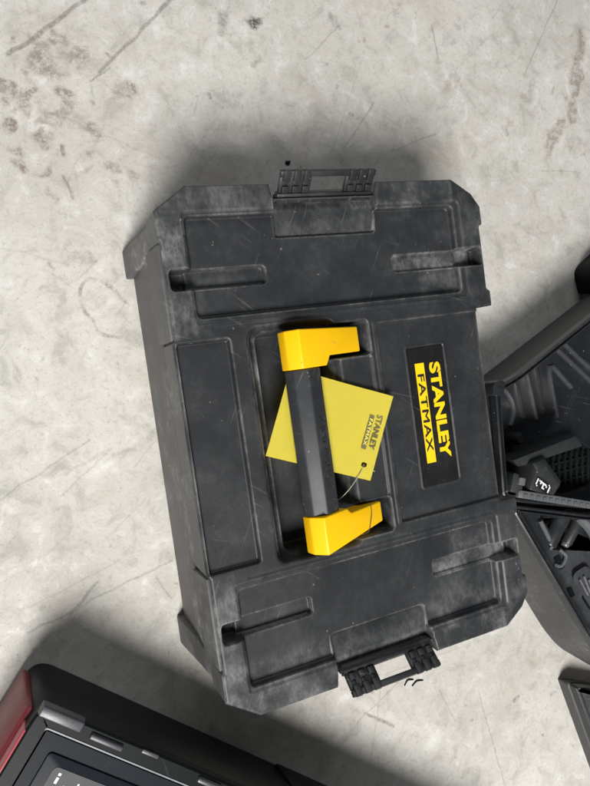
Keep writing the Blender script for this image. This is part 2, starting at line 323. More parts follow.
    used = np.unique(quads); remap = -np.ones(len(co), int); remap[used] = np.arange(len(used)); quads = remap[quads]; co = co[used]
    me = bpy.data.meshes.new('floor'); me.vertices.add(len(co)); me.vertices.foreach_set('co', co.ravel())
    me.loops.add(quads.size); me.loops.foreach_set('vertex_index', quads.ravel().astype(np.int32))
    me.polygons.add(len(quads)); me.polygons.foreach_set('loop_start', np.arange(0, quads.size, 4, dtype=np.int32)); me.update(calc_edges=True)
    for k in F:
        at = me.attributes.new(k, 'FLOAT', 'POINT'); at.data.foreach_set('value', np.append(F[k].ravel(), np.zeros(4))[used].astype(np.float32))
    return me
fl = link('floor', build_floor(), M['concrete']); fl['kind'] = 'structure'; fl['label'] = 'pale worn concrete floor with scratches and brown scuffs'

# ================================================================== large tool case
H = 152.3
case = thing('tool_case', 'large closed charcoal tool case with yellow-ended lid handle, centre of the floor', 'tool case')
OUT = [(-132, 219), (-160, 200), (-160, 177), (-158.3, 175), (-158.3, 97), (-160, 95), (-160, -95), (-158.3, -97), (-158.3, -175), (-160, -177), (-160, -200), (-132, -219),
       (-59, -219), (-57, -207), (44, -207), (46, -219), (130, -219), (151, -205), (160, -192), (160, -175), (156, -173), (156, -113), (160, -110), (160, -95.5), (141, -94.5),
       (141, 94.5), (160, 95.5), (160, 110), (156, 113), (156, 173), (160, 175), (160, 192), (151, 205), (130, 219), (46, 219), (44, 207), (-57, 207), (-59, 219)]
def build_lid():
    st = 0.8
    xs = np.arange(-162, 162+st, st); ys = np.arange(-222, 222+st, st)
    X, Y = np.meshgrid(xs, ys, indexing='ij')
    # signed distance to the outline (negative inside)
    P = np.array(OUT, float); d = np.full(X.shape, 1e9); ins = np.zeros(X.shape, bool)
    cx = np.zeros_like(X); cy = np.zeros_like(X)
    for i in range(len(P)):
        a = P[i]; b = P[(i+1) % len(P)]; e = b-a
        t = np.clip(((X-a[0])*e[0]+(Y-a[1])*e[1])/(e@e), 0, 1)
        qx = a[0]+t*e[0]; qy = a[1]+t*e[1]; dd = np.hypot(X-qx, Y-qy)
        m = dd < d; d = np.where(m, dd, d); cx = np.where(m, qx, cx); cy = np.where(m, qy, cy)
        c = ((a[1] > Y) != (b[1] > Y)); xi = e[0]*(Y-a[1])/(e[1] if e[1] != 0 else 1e-9)+a[0]
        ins ^= c & (X < xi)
    sd = np.where(ins, -d, d)
    def rr(x0, x1, y0, y1, r):
        qx = np.abs(X-(x0+x1)/2)-(x1-x0)/2+r; qy = np.abs(Y-(y0+y1)/2)-(y1-y0)/2+r
        return np.hypot(np.maximum(qx, 0), np.maximum(qy, 0))+np.minimum(np.maximum(qx, qy), 0)-r
    def ss(s, wd):
        t = np.clip(0.5-s/wd, 0, 1); return t*t*(3-2*t)
    h = np.zeros_like(X); dust = np.full_like(X, 0.03)
    def cut(s, depth, wd=2.2):
        nonlocal h; h = np.minimum(h, -depth*ss(s, wd))
    def carve(s, depth, wd=2.2):          # relative to what is there
        nonlocal h; h = h-depth*ss(s, wd)
    for s in (1, -1):
        y0, y1 = sorted((s*107.5, s*198)); carve(rr(-138.5, 133.5, y0, y1, 3), 1.3, 2)
        y0, y1 = sorted((s*112.5, s*194)); carve(rr(-136, 126, y0, y1, 4), 7, 1.8)
        y0, y1 = sorted((s*136.5, s*152.5)); cut(rr(-154, -70, y0, y1, 4), 15, 1.8); cut(rr(-154, -139, y0, y1, 3), 19, 2.4)
        cut(rr(57, 153, y0, y1, 3.5), 12.0, 1.8); cut(rr(146, 153.5, y0, y1, 2), 15, 2)
        y0, y1 = sorted((s*174.5, s*240)); cut(rr(-57, 43, y0, y1, 3), 13.0, 2.0)
        t = np.sin(np.clip((s*Y-175)/30, 0, 1)*math.pi); sel = ss(rr(-57, 43, y0, y1, 3), 2.0); h = h+sel*4.5*t      # pocket floor rises to the edge
        dust += 0.08*ss(rr(-156, -68, *sorted((s*136, s*153)), 3), 2)+0.42*ss(rr(57, 148, *sorted((s*136, s*153)), 3), 2)
        dust += 0.10*ss(rr(-57, 43, y0, y1, 3), 3)
        dust += 0.30*ss(rr(-161, -138, *sorted((s*97, s*222)), 1), 4)+0.20*ss(rr(-161, 128, *sorted((s*197, s*222)), 1), 3)+0.10*ss(rr(134, 161, *sorted((s*97, s*222)), 1), 3)
        dust += 0.20*ss(rr(82, 126, *sorted((s*114, s*135)), 1), 18)+0.12*ss(rr(60, 126, *sorted((s*160, s*194)), 1), 30)
    # left panel, rail beside it
    carve(rr(-157.2, -113.2, -93.5, 93.5, 2.5), 5.5, 1.8)
    carve(rr(-163, -158.6, -94, 94, 1), 2.0, 1.6)
    carve(rr(-112, -108.4, -92, 92, 1), -0.9, 2.0)
    # handle well
    cut(rr(-97, -19.5, -95.5, 95.5, 4), 9, 3.0); cut(rr(-93, -19.5, -95.5, 95.5, 5), 20, 14)
    cut(rr(-84, -19.5, -95, 95, 4), 38, 4)
    for s in (1, -1):
        y0, y1 = sorted((s*66, s*95)); cut(rr(-60, 16.5, y0, y1, 2.5), 34, 2.6)
    carve(rr(-19, 17, -64, 64, 2), 1.6, 2.2)
    # right panel with the label
    carve(rr(27, 170, -91, 91, 2), 3.6, 2.4)
    fr = np.abs(rr(55.4, 98.8, -66.3, 66.3, 2.5)); carve(fr-0.9, -0.7, 1.4)
    carve(rr(56.5, 97.7, -65.2, 65.2, 2), 0.8, 1.4)
    carve(rr(20.3, 22.3, -92, 92, 0.8), 0.7, 1.6)
    carve(rr(-126, 128, -104.2, -102.6, 0.6), 0.5, 1.6); carve(rr(-126, 128, 102.6, 104.2, 0.6), 0.5, 1.6)
    # worn convex edges catch pale dust
    lap = (np.roll(h, 2, 0)+np.roll(h, -2, 0)+np.roll(h, 2, 1)+np.roll(h, -2, 1)-4*h)
    dust += np.clip(-lap*0.07, 0, 0.30)
    dust += 0.16*ss(rr(-161, -60, -222, -176, 2), 16)+0.10*ss(rr(44, 160, -222, -176, 2), 14)+0.10*ss(rr(-165, -128, 96, 225, 2), 12)
    dust += 0.16*ss(rr(-97, -84, -92, 92, 3), 4)+0.28*ss(rr(-93, -84, 58, 92, 3), 10)
    dust += 0.18*np.clip(1+sd/3.0, 0, 1)
    # gentle warp and edge rounding
    h += 0.25*np.sin(X/41+0.6)*np.cos(Y/57)+0.12*np.sin(X/13+Y/17)
    h = h-2.2*np.clip(1+sd/1.8, 0, 1)**2
    low = [0.0]
    keep = sd < 0
    Xo = np.where(sd > 0, cx, X); Yo = np.where(sd > 0, cy, Y)
    nx, ny = X.shape
    cell = keep[:-1, :-1] | keep[1:, :-1] | keep[:-1, 1:] | keep[1:, 1:]
    I, J = np.nonzero(cell); idx = lambda i, j: i*ny+j
    quads = np.stack([idx(I, J), idx(I+1, J), idx(I+1, J+1), idx(I, J+1)], 1)
    used = np.unique(quads); remap = -np.ones(nx*ny, int); remap[used] = np.arange(len(used)); quads = remap[quads]
    co = np.stack([Xo.ravel(), Yo.ravel(), H+h.ravel()], 1)[used]/1000.0
    me = bpy.data.meshes.new('lid'); me.vertices.add(len(co)); me.vertices.foreach_set('co', co.ravel())
    me.loops.add(quads.size); me.loops.foreach_set('vertex_index', quads.ravel().astype(np.int32))
    me.polygons.add(len(quads)); me.polygons.foreach_set('loop_start', np.arange(0, quads.size, 4, dtype=np.int32))
    me.update(calc_edges=True); me.validate()
    at = me.attributes.new('dust', 'FLOAT', 'POINT'); at.data.foreach_set('value', np.clip(dust, 0, 1).ravel()[used].astype(np.float32))
    for p in me.polygons: p.use_smooth = True
    return link('lid', me, M['lid'], case)
lid = build_lid()
mm = lambda poly: [(x/1000, y/1000) for x, y in poly]
OUTm = mm(OUT)
# the skirt of the lid, hanging from the rim
sk = inset(OUTm, 0.0004)
bm = loft([[(x, y, 0.112) for x, y in inset(OUTm, 0.0014)], [(x, y, 0.1495) for x, y in sk]], True, False)
link('lid_skirt', bm_mesh(bm, 'lid_skirt', smooth=False), M['body'], lid)
for s in (1, -1):
    for a, b in ((97, 174),):
        y0, y1 = sorted((s*a/1000, s*b/1000))
        bm = prism(boxpoly(-0.1614, -0.1570, y0, y1), 0.108, 0.1478, boxpoly(-0.1604, -0.1570, y0, y1))
        link('skirt_plate', bm_mesh(bm, 'skirt_plate', 0.0009), M['body'], lid)
# body
BASE = [(-132, 215), (-156, 198), (-156, -198), (-132, -215), (132, -215), (154, -198), (154, -170), (140, -164), (140, 164), (154, 170), (154, 198), (132, 215)]
bo = mm(BASE)
bm = loft([[(x, y, 0.0) for x, y in inset(bo, 0.0045)], [(x, y, 0.006) for x, y in inset(bo, 0.0025)], [(x, y, 0.1115) for x, y in bo], ], True, True)
body = link('body', bm_mesh(bm, 'body', 0.002, 2, 0.6), M['body'], case)
bm = prism(boxpoly(-0.1585, -0.150, -0.120, 0.120), 0.0995, 0.1105); link('seal_rail', bm_mesh(bm, 'seal_rail', 0.0012), M['body'], case)
for sx in (1, -1):
    for sy in (1, -1):
        xo = 160 if sx < 0 else 158
        pts = [(xo, 171), (xo, 199), (133, 219), (104, 219), (104, 208), (146, 171)]
        ins_ = [(xo-2.6, 173), (xo-2.6, 198.5), (132, 216.5), (106, 216.5), (106, 208), (146, 173)]
        ins2 = [(xo-3.4, 183), (xo-3.4, 198), (132, 216), (112, 216), (112, 208), (146, 183)]
        pp, pi, pj = [[(sx*x/1000, sy*y/1000) for x, y in q_] for q_ in (pts, ins_, ins2)]
        bm = loft([[(x, y, 0.0) for x, y in pp], [(x, y, 0.012) for x, y in pp], [(x, y, 0.070) for x, y in pi], [(x, y, 0.1105) for x, y in pj]])
        link('corner_foot', bm_mesh(bm, 'corner_foot', 0.0014), M['body'], body)
# latches: open, sticking out from the lid edge
def latch(s):
    hinge = Vector((0, s*0.2085, (H-8)/1000)); ang = math.radians(42)*s
    rot = Matrix.Translation(hinge) @ Matrix.Rotation(ang, 4, 'X')
    def bx(bm_, x0, x1, y0, y1, z0, z1):
        prism(boxpoly(x0/1000, x1/1000, *sorted((s*y0/1000, s*y1/1000))), z0/1000, z1/1000, bm=bm_)
    L = bmesh.new()
    bx(L, -51, 42, -4, 4.5, -5, 2)            # hinge bar
    bx(L, -50, -20, 4.6, 19, -3, 0.5); bx(L, 13.5, 42, 4.6, 19, -3, 0.5)   # side cheeks
    bx(L, -50, 42, 19.1, 24.5, -3.4, 1.4)     # outer bar
    L.transform(rot); o = link('latch', bm_mesh(L, 'latch', 0.0008), M['latch'], case)
    for x0 in (-47.5, -38, -28.5, 16, 25, 34):
        b = bmesh.new(); bx(b, x0, x0+5.6, 5.4, 11.5, 0.3, 3.0); bx(b, x0+0.6, x0+5.0, 11.6, 15.5, 0.2, 1.2); bx(b, x0-0.3, x0+5.9, 15.6, 25.6, -0.6, 3.3)
        b.transform(rot); link('knuckle', bm_mesh(b, 'knuckle', 0.0013, 3), M['latch'], o)
    b = tube([(-0.0525, 0, -0.001), (0.0435, 0, -0.001)], 0.0026, 10); b.transform(rot)
    link('hinge_pin', bm_mesh(b, 'hinge_pin'), M['latch'], o)
    b = prism(boxpoly(-0.0555, 0.0425, *sorted((s*0.195, s*0.2085))), (H-22)/1000, (H-14)/1000); link('hinge_seat', bm_mesh(b, 'hinge_seat', 0.001), M['latch'], o)
    return o
latch(1); latch(-1)
# label
lz = (H-3.6-0.8)/1000
bm = prism(rounded(boxpoly(0.0572, 0.0970, -0.0645, 0.0645), 0.0015, 3), lz+0.0003, lz+0.0010)
label = link('label_plate', bm_mesh(bm, 'label_plate', smooth=False), M['label'], case)
def on_label(name, me, mat, x, y, z):
    o = link(name, me, mat, label); o.matrix_local = frame((0, -1, 0), (1, 0, 0), (x, y, z)); return o
on_label('lettering', text_mesh('STANLEY', 0.0915, 0.0122, 0.042, 0.0003, 0.98), M['letter'], 0.0853, 0.0035, lz+0.0012)
bm = prism(boxpoly(0.0635, 0.0735, -0.0440, 0.0500), lz+0.0010, lz+0.0013); link('print_bar', bm_mesh(bm, 'print_bar', smooth=False), M['letter'], label)
on_label('lettering', text_mesh('FATMAX', 0.0725, 0.0070, 0.0, 0.0003, 1.08, 0.0006), M['blackink'], 0.0685, 0.0035, lz+0.00145)
# handle
TH = math.radians(22); piv = Vector((0.006, 0, (H-10)/1000))
A = Vector((-math.cos(TH), 0, math.sin(TH))); NN = Vector((math.sin(TH), 0, math.cos(TH)))
def hp(s_, t_, y_): return tuple(piv+A*(s_/1000)+NN*(t_/1000)+Vector((0, y_/1000, 0)))
prof = [(81.5, -11), (80.5, -1), (72, 8.3), (56, 6.5), (51, 0), (52, -10), (57, -13), (77, -13)]
hb = loft([[hp(s_, t_, 60.6) for s_, t_ in prof], [hp(s_, t_, 0) for s_, t_ in prof], [hp(s_, t_, -62) for s_, t_ in prof]])
handle = link('handle', bm_mesh(hb, 'handle', 0.0014, 3, 0.3), M['rubber'], case)
def grip(sg):
    po = [(3, 69), (44, 69), (49, 61), (82.5, 61), (82.5, 93.5), (3, 91)] if sg > 0 else [(3, -67), (44, -67), (49, -62), (82.5, -62), (82.5, -94), (3, -85)]
    lo_ = [hp(s_-(3.0 if s_ > 80 else 0), -15 if s_ > 45 else -8, y_) for s_, y_ in po]
    hi_ = [hp(s_-(3.5 if s_ > 80 else 0), 9.4, y_) for s_, y_ in po]
    mid = [hp(s_, -4, y_) for s_, y_ in po]
    b = loft([lo_, mid, hi_]); o = link('handle_grip', bm_mesh(b, 'handle_grip', 0.0013, 3, 0.45), M['yellow'], handle)
    o['label'] = 'yellow end of the lid handle'
    return o
grip(1); grip(-1)
o = link('embossed_lettering', text_mesh('STANLEY', 0.052, 0.0062, 0.02, 0.0009), M['tool'], handle)
fa, fb = Vector(hp(72, 8.3, 0)), Vector(hp(56, 6.5, 0)); mid = fa*0.48+fb*0.52
o.matrix_local = frame((0, 1, 0), tuple(fa-fb), mid+Vector((0, -0.006, 0)))

# ================================================================== hang tag
tz = (H+0.9)/1000
Dp, Bp, Cp, Ap = [Vector((x/1000, y/1000)) for x, y in ((-64, 63), (30.5, 24.5), (-3.5, -46), (-97, -6.5))]
tg = thing('hang_tag', 'yellow card tag tied under the handle of the big tool case', 'tag', (0, 0, tz))
def tz_of(u, v): return 0.0008+0.0011*math.sin(u*2.4+0.5)+0.0016*v*(1-v)+0.002*u*u+0.0022*max(0, u-0.72)*(1-v)*3+0.0006*math.sin(u*9+v*5)*u
def tagpt(u, v): p = (1-v)*((1-u)*Dp+u*Bp)+v*((1-u)*Ap+u*Cp); return p
hole = (0.905, 0.845)
bm = bmesh.new(); nu, nv = 40, 28; g = {}
# the sheet follows a ring around the punched hole
hc = tagpt(*hole)
for i in range(nu+1):
    for j in range(nv+1):
        p = tagpt(i/nu, j/nv); dv = p-hc; r = dv.length
        if 0 < r < 0.0042 and r > 1e-6: p = hc+dv/r*max(0.0026, r)
        g[i, j] = bm.verts.new((p.x, p.y, tz_of(i/nu, j/nv)))
for i in range(nu):
    for j in range(nv):
        q = [g[i, j], g[i+1, j], g[i+1, j+1], g[i, j+1]]
        c = sum((x.co for x in q), Vector())/4
        if (Vector((c.x, c.y))-hc).length < 0.0024: continue
        bm.faces.new(q)
bmesh.ops.solidify(bm, geom=bm.faces[:], thickness=0.0005)
link('card', bm_mesh(bm, 'card'), M['tag'], tg)
rd = (Cp-Bp).normalized(); up = Vector((-rd.y, rd.x)); 
def on_tag(name, me, mat, u, v, lift):
    p = tagpt(u, v); o = link(name, me, mat, tg)
    o.matrix_local = frame((rd.x, rd.y, 0.0), (up.x, up.y, 0.028), (p.x, p.y, tz_of(u, v)+lift)); return o
on_tag('lettering', text_mesh('STANLEY', 0.0315, 0.0062, 0.016, 0.0003), M['ink'], 0.925, 0.455, 0.0009)
on_tag('print_bar', bm_mesh(prism(boxpoly(-0.0155, 0.0155, -0.0023, 0.0023), -0.00015, 0.00015), 'print_bar', smooth=False), M['ink'], 0.848, 0.47, 0.0009)
on_tag('lettering', text_mesh('FATMAX', 0.0240, 0.0030, 0.0, 0.0003, 1.08), M['tag'], 0.848, 0.47, 0.00115)
hx = Vector((hc.x, hc.y, 0.003))
pts = spline([(hc.x+0.011, hc.y-0.008, 0.0006), (hc.x+0.004, hc.y-0.003, -0.0016), (hc.x, hc.y, 0.0015), (hc.x-0.006, hc.y-0.006, 0.0045), (hc.x-0.020, hc.y-0.019, 0.004), (hc.x-0.030, hc.y-0.028, -0.004), (hc.x-0.036, hc.y-0.030, -0.012)])
link('string', bm_mesh(tube(pts, 0.00038, 6), 'string'), M['string'], tg)
pts = spline([hp(18, 10.0, -66), hp(19, 10.4, -74), hp(22, 10.2, -82), hp(25, 9.4, -88.5), hp(27, 3.0, -91.5)])
pts = [Vector(q)-Vector((0, 0, tz)) for q in pts]
link('string_end', bm_mesh(tube(pts, 0.00036, 6), 'string_end'), M['darkstring'], tg)

# ================================================================== open case on the right
def shell(name, rim, z0, z1, draft, wall, floor_z, parent, mat, matout, r=0.02, base_shift=(0, 0), tilt=None):
    rim = rounded(mm(rim), r, 5)
    zt = lambda x, y, z: z+(tilt(x, y) if tilt else 0)
    ob = [(x+base_shift[0], y+base_shift[1]) for x, y in inset(rim, draft)]
    ob2 = [(x+base_shift[0], y+base_shift[1]) for x, y in inset(rim, draft+0.010)]
    bm = loft([[(x, y, z0) for x, y in ob2], [(x, y, z0+0.010) for x, y in ob], [(x, y, z1-0.008) for x, y in inset(rim, 0.003)]], True, False)
    sh = link(name, bm_mesh(bm, name), matout, parent)
    # inner tray
    bm = loft([[(x, y, z1-0.001) for x, y in inset(rim, 0.0062)], [(x, y, z1-0.010) for x, y in inset(rim, 0.008)], [(x, y, floor_z+0.006) for x, y in inset(rim, wall+0.006)], [(x, y, floor_z) for x, y in inset(rim, wall+0.014)]], False, True)
    link('inner_tray', bm_mesh(bm, 'inner_tray'), mat, sh)
    # rim: flange, groove, inner bead
    lo_ = [[(x, y, z1-0.0085) for x, y in inset(rim, 0.0032)], [(x, y, z1-0.0075) for x, y in inset(rim, -0.001)], [(x, y, z1) for x, y in inset(rim, 0.0)], [(x, y, z1+0.0012) for x, y in inset(rim, 0.0015)], [(x, y, z1) for x, y in inset(rim, 0.0032)],
           [(x, y, z1-0.003) for x, y in inset(rim, 0.0036)], [(x, y, z1-0.003) for x, y in inset(rim, 0.0052)], [(x, y, z1+0.0005) for x, y in inset(rim, 0.0056)], [(x, y, z1+0.0005) for x, y in inset(rim, 0.0068)], [(x, y, z1-0.002) for x, y in inset(rim, 0.0072)]]
    bm = loft(lo_, False, False); link('rim', bm_mesh(bm, 'rim'), mat, sh)
    return sh
oc = thing('open_tool_case', 'open black moulded case with ribbed inside, right of the big tool case', 'tool case', (0, 0, 0))
RIMU = [(186, -112), (316, -150), (470, -120), (500, 60), (452, 119), (226, 19), (194, 10)]
up_sh = shell('lid_shell', RIMU, 0.0, 0.100, 0.012, 0.010, 0.030, oc, M['case'], M['caseout'], 0.010)
RIML = [(196, -119), (297, -318), (318, -348), (392, -408), (560, -330), (440, -150), (318, -158)]
lo_sh = shell('base_shell', RIML, 0.0, 0.097, 0.002, 0.008, 0.052, oc, M['case'], M['caseout'], 0.016)
def rib(pts, r, parent, mat=None, flat=1.0, name='moulded_rib'):
    return link(name, bm_mesh(tube(spline(pts, 5), r, 8, True, flat), name), mat or M['case'], parent)
zf = 0.0290
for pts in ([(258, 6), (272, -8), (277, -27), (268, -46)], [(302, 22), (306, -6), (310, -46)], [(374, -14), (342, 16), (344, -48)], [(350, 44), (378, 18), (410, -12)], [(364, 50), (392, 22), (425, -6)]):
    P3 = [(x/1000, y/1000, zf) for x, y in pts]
    rib(P3, 0.0042, up_sh, M['slate'])  # lighter plastic here paints in the highlights along the ridges
for pts in ([(240, -16), (250, -30), (252, -48)], [(318, 30), (322, 8), (324, -40)], [(286, 16), (288, -4), (292, -40)], [(384, -20), (372, -34), (360, -50)], [(400, 20), (430, -4), (450, -30)]):
    rib([(x/1000, y/1000, 0.0285) for x, y in pts], 0.003, up_sh, M['case'])
# corner lug on the rim
bm = prism(rounded(mm([(188, 2), (202, 0), (208, 14), (200, 18), (191, 15)]), 0.004, 3), 0.070, 0.1025); lug = link('hinge_lug', bm_mesh(bm, 'hinge_lug', 0.002), M['case'], up_sh)
bm = tube([(0.198, 0.008, 0.098), (0.198, 0.008, 0.1035)], 0.003, 12); link('lug_screw', bm_mesh(bm, 'lug_screw', 0.0008), M['case'], up_sh)
bm = tube([(0.262, -0.060, 0.030), (0.262, -0.060, 0.050), (0.262, -0.060, 0.053)], [0.008, 0.0075, 0.005], 14); link('moulded_boss', bm_mesh(bm, 'moulded_boss'), M['case'], up_sh)
# notched hinge strip
bm = prism(rounded(mm([(203, -112), (206, -104), (330, -146), (327, -154)]), 0.002, 2), 0.0985, 0.1045); strip = link('hinge_strip', bm_mesh(bm, 'hinge_strip', 0.001), M['greyp'], oc)
sd_ = Vector((124, -42)).normalized()
for k in range(12):
    c = Vector((213, -112))+sd_*(9.2*k); pr = Vector((-sd_.y, sd_.x))
    q = [c-sd_*2.4-pr*2.2, c+sd_*2.4-pr*2.2, c+sd_*2.4+pr*2.2, c-sd_*2.4+pr*2.2]
    b = prism(mm([tuple(x) for x in q]), 0.1043, 0.1056); link('hinge_tooth', bm_mesh(b, 'hinge_tooth', 0.0004), M['greyp'], strip)
bm = prism(rounded(mm([(195, -104), (210, -110), (217, -92), (203, -84)]), 0.002, 2), 0.082, 0.103); link('hinge_block', bm_mesh(bm, 'hinge_block', 0.0015), M['tool'], oc)
bm = prism(rounded(mm([(205, -98), (213, -101), (216, -93), (208, -90)]), 0.001, 2), 0.1028, 0.106); link('hinge_block', bm_mesh(bm, 'hinge_block', 0.001), M['greyp'], oc)
# moulded nests of the base
def nest(poly, z0, z1, r=0.006, ins_=0.004, mat=None, name='moulded_nest'):
    p = rounded(mm(poly), r, 4); t = inset(p, ins_)
    bm = loft([[(x, y, z0) for x, y in p], [(x, y, z1-0.003) for x, y in inset(p, ins_*0.7)], [(x, y, z1) for x, y in inset(p, ins_*1.5)]]); return link(name, bm_mesh(bm, name), mat or M['case'], lo_sh)
fz = 0.050
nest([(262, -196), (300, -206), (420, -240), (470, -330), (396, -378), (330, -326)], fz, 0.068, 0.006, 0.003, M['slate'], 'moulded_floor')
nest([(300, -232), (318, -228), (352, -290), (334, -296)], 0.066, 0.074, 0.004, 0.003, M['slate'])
nest([(214, -132), (236, -132), (262, -176), (252, -186)], fz, 0.083, 0.005, 0.003)
def channel(a, b, r, mat, cap):
    bm = tube([a, b], r, 16); o = link('moulded_channel', bm_mesh(bm, 'moulded_channel', 0.0012), mat, lo_sh)
    d = (Vector(b)-Vector(a)).normalized(); bm = tube([Vector(b)-d*0.0005, Vector(b)+d*0.004], [r*0.8, r*0.62], 16); link('channel_end', bm_mesh(bm, 'channel_end', 0.0008), cap, lo_sh)
channel((0.292, -0.146, 0.080), (0.262, -0.184, 0.076), 0.0095, M['case'], M['greyp'])
channel((0.316, -0.160, 0.078), (0.292, -0.190, 0.073), 0.007, M['tool'], M['greyp'])
rib([(0.306, -0.158, 0.085), (0.322, -0.180, 0.086), (0.336, -0.212, 0.085), (0.352, -0.246, 0.080)], 0.0068, lo_sh, M['greyp'])
rib([(0.326, -0.162, 0.082), (0.342, -0.184, 0.083), (0.362, -0.220, 0.080)], 0.004, lo_sh)
rib([(0.246, -0.150, 0.086), (0.256, -0.170, 0.084), (0.262, -0.180, 0.080)], 0.0026, lo_sh, M['greyp'])
rib([(0.284, -0.196, 0.070), (0.292, -0.206, 0.071), (0.284, -0.216, 0.070), (0.274, -0.212, 0.069)], 0.0022, lo_sh, M['greyp'])
for q in ([(0.304, -0.236, 0.076), (0.314, -0.258, 0.076)], [(0.311, -0.234, 0.076), (0.318, -0.256, 0.076)], [(0.318, -0.240, 0.076), (0.323, -0.254, 0.076)]):
    rib(q, 0.0014, lo_sh, M['greyp'])
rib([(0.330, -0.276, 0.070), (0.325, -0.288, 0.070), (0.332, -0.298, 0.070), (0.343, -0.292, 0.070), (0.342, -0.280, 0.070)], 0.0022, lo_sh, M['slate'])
nest([(312, -262), (330, -264), (338, -278), (322, -280)], 0.066, 0.0695, 0.003, 0.001, M['black'], 'socket_hole')
nest([(290, -246), (296, -246), (300, -256), (294, -256)], 0.066, 0.0692, 0.001, 0.0006, M['black'], 'socket_hole')
nest([(276, -205), (284, -204), (290, -218), (283, -220)], 0.066, 0.0692, 0.001, 0.0006, M['black'], 'socket_hole')
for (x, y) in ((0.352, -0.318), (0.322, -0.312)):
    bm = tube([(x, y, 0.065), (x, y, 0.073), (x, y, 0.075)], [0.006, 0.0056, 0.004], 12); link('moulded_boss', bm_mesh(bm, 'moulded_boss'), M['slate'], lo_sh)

# ================================================================== black charger lying in the open case
ch = thing('battery_charger', 'black angular device with a small white pictogram, lying in the open case', 'charger', (0, 0, 0))
bm = prism(mm([(214, -74), (222, -84), (247, -84), (262, -81), (321, -77), (312, -62)]), 0.060, 0.090, mm([(215, -74), (222, -83), (247, -83), (262, -81), (320, -77), (311, -63)])); link('arm', bm_mesh(bm, 'arm', 0.0015), M['tool'], ch)
bm = loft([[(x, y, 0.062) for x, y in mm([(219, -108), (253, -129), (277, -110), (255, -77), (234, -78)])],
           [(x, y, 0.097) for x, y in mm([(220, -107), (252, -126), (274, -109), (254, -78), (235, -80)])],
           [(x, y, 0.103) for x, y in mm([(222, -107), (252, -123), (265, -111), (248, -86), (236, -88)])]])
hd = link('head', bm_mesh(bm, 'head', 0.0018), M['tool'], ch)
bm = prism(mm([(262, -83), (345, -80), (352, -128), (280, -126)]), 0.050, 0.066); link('vent_base', bm_mesh(bm, 'vent_base', 0.001), M['black'], ch)
for k in range(7):
    x0 = 284+9.5*k
    b = prism(mm([(x0, -124), (x0+3, -124), (x0+9, -86), (x0+6, -86)]), 0.0655, 0.071); link('vent_slat', bm_mesh(b, 'vent_slat', 0.0008), M['black'], ch)
for k in range(3):
    y0 = -94-11*k
    b = prism(mm([(278, y0), (348, y0), (348, y0-2.5), (278, y0-2.5)]), 0.0648, 0.0695); link('vent_slat', bm_mesh(b, 'vent_slat', 0.0007), M['black'], ch)
# pictogram: white-ended black plate
ex, ey = Vector((0.765, -0.644)), Vector((0.644, 0.765)); ec = Vector((240, -106))
def eq(u0, u1, v0, v1): return mm([tuple(ec+ex*u+ey*v_) for u, v_ in ((u0, v0), (u1, v0), (u1, v1), (u0, v1))])
pl = link('pictogram_plate', bm_mesh(prism(eq(-11, 11, -5.5, 5.5), 0.1029, 0.1037), 'pictogram_plate', smooth=False), M['label'], ch)
for q in ((-10.5, -8.8, -5, 3.5), (8.8, 10.5, -4, 5), (-10.5, -7, -5, -3.6), (7.2, 10.5, 3.6, 5), (-3.2, 4.2, 1.2, 3.0), (-0.8, 1.0, -3.6, 1.2), (-5.0, -3.4, -0.5, 3.6), (4.2, 5.8, -0.2, 1.8), (1.0, 3.4, -3.6, -2.2), (-7.4, -5.4, 1.6, 3.0)):
    link('pictogram_stroke', bm_mesh(prism(eq(*q), 0.1037, 0.1040), 'pictogram_stroke', smooth=False), M['white'], pl)

# ================================================================== low dark boxes at the right edge
bx1 = thing('flat_box', 'low dark grey box at the bottom right edge, below the open case', 'box', (0, 0, 0))
pg = [(316, -388), (362, -560), (620, -560), (600, -520), (344, -398)]
p = rounded(mm(pg), [0.010, 0.01, 0.01, 0.02, 0.010], 5)
bm = loft([[(x, y, 0.0) for x, y in inset(p, 0.003)], [(x, y, 0.020) for x, y in p], [(x, y, 0.022) for x, y in inset(p, 0.002)]]); link('tray', bm_mesh(bm, 'tray'), M['caseout'], bx1)
bm = loft([[(x, y, 0.0218) for x, y in inset(p, 0.0015)], [(x, y, 0.031) for x, y in inset(p, 0.003)], [(x, y, 0.034) for x, y in inset(p, 0.007)]]); link('lid', bm_mesh(bm, 'lid'), M['case'], bx1)
bx2 = thing('rounded_case', 'black rounded case corner above the open case, at right edge', 'case', (0, 0, 0))
p = rounded(mm([(436, 98), (540, 142), (520, 190), (430, 138)]), 0.014, 5)
bm = loft([[(x, y, 0.0) for x, y in inset(p, 0.002)], [(x, y, 0.030) for x, y in p], [(x, y, 0.036) for x, y in inset(p, 0.004)]]); link('shell', bm_mesh(bm, 'shell'), M['black'], bx2)
bm = loft([[(x, y, 0.0355) for x, y in inset(p, 0.0045)], [(x, y, 0.0385) for x, y in inset(p, 0.006)]]); link('cap', bm_mesh(bm, 'cap'), M['case'], bx2)

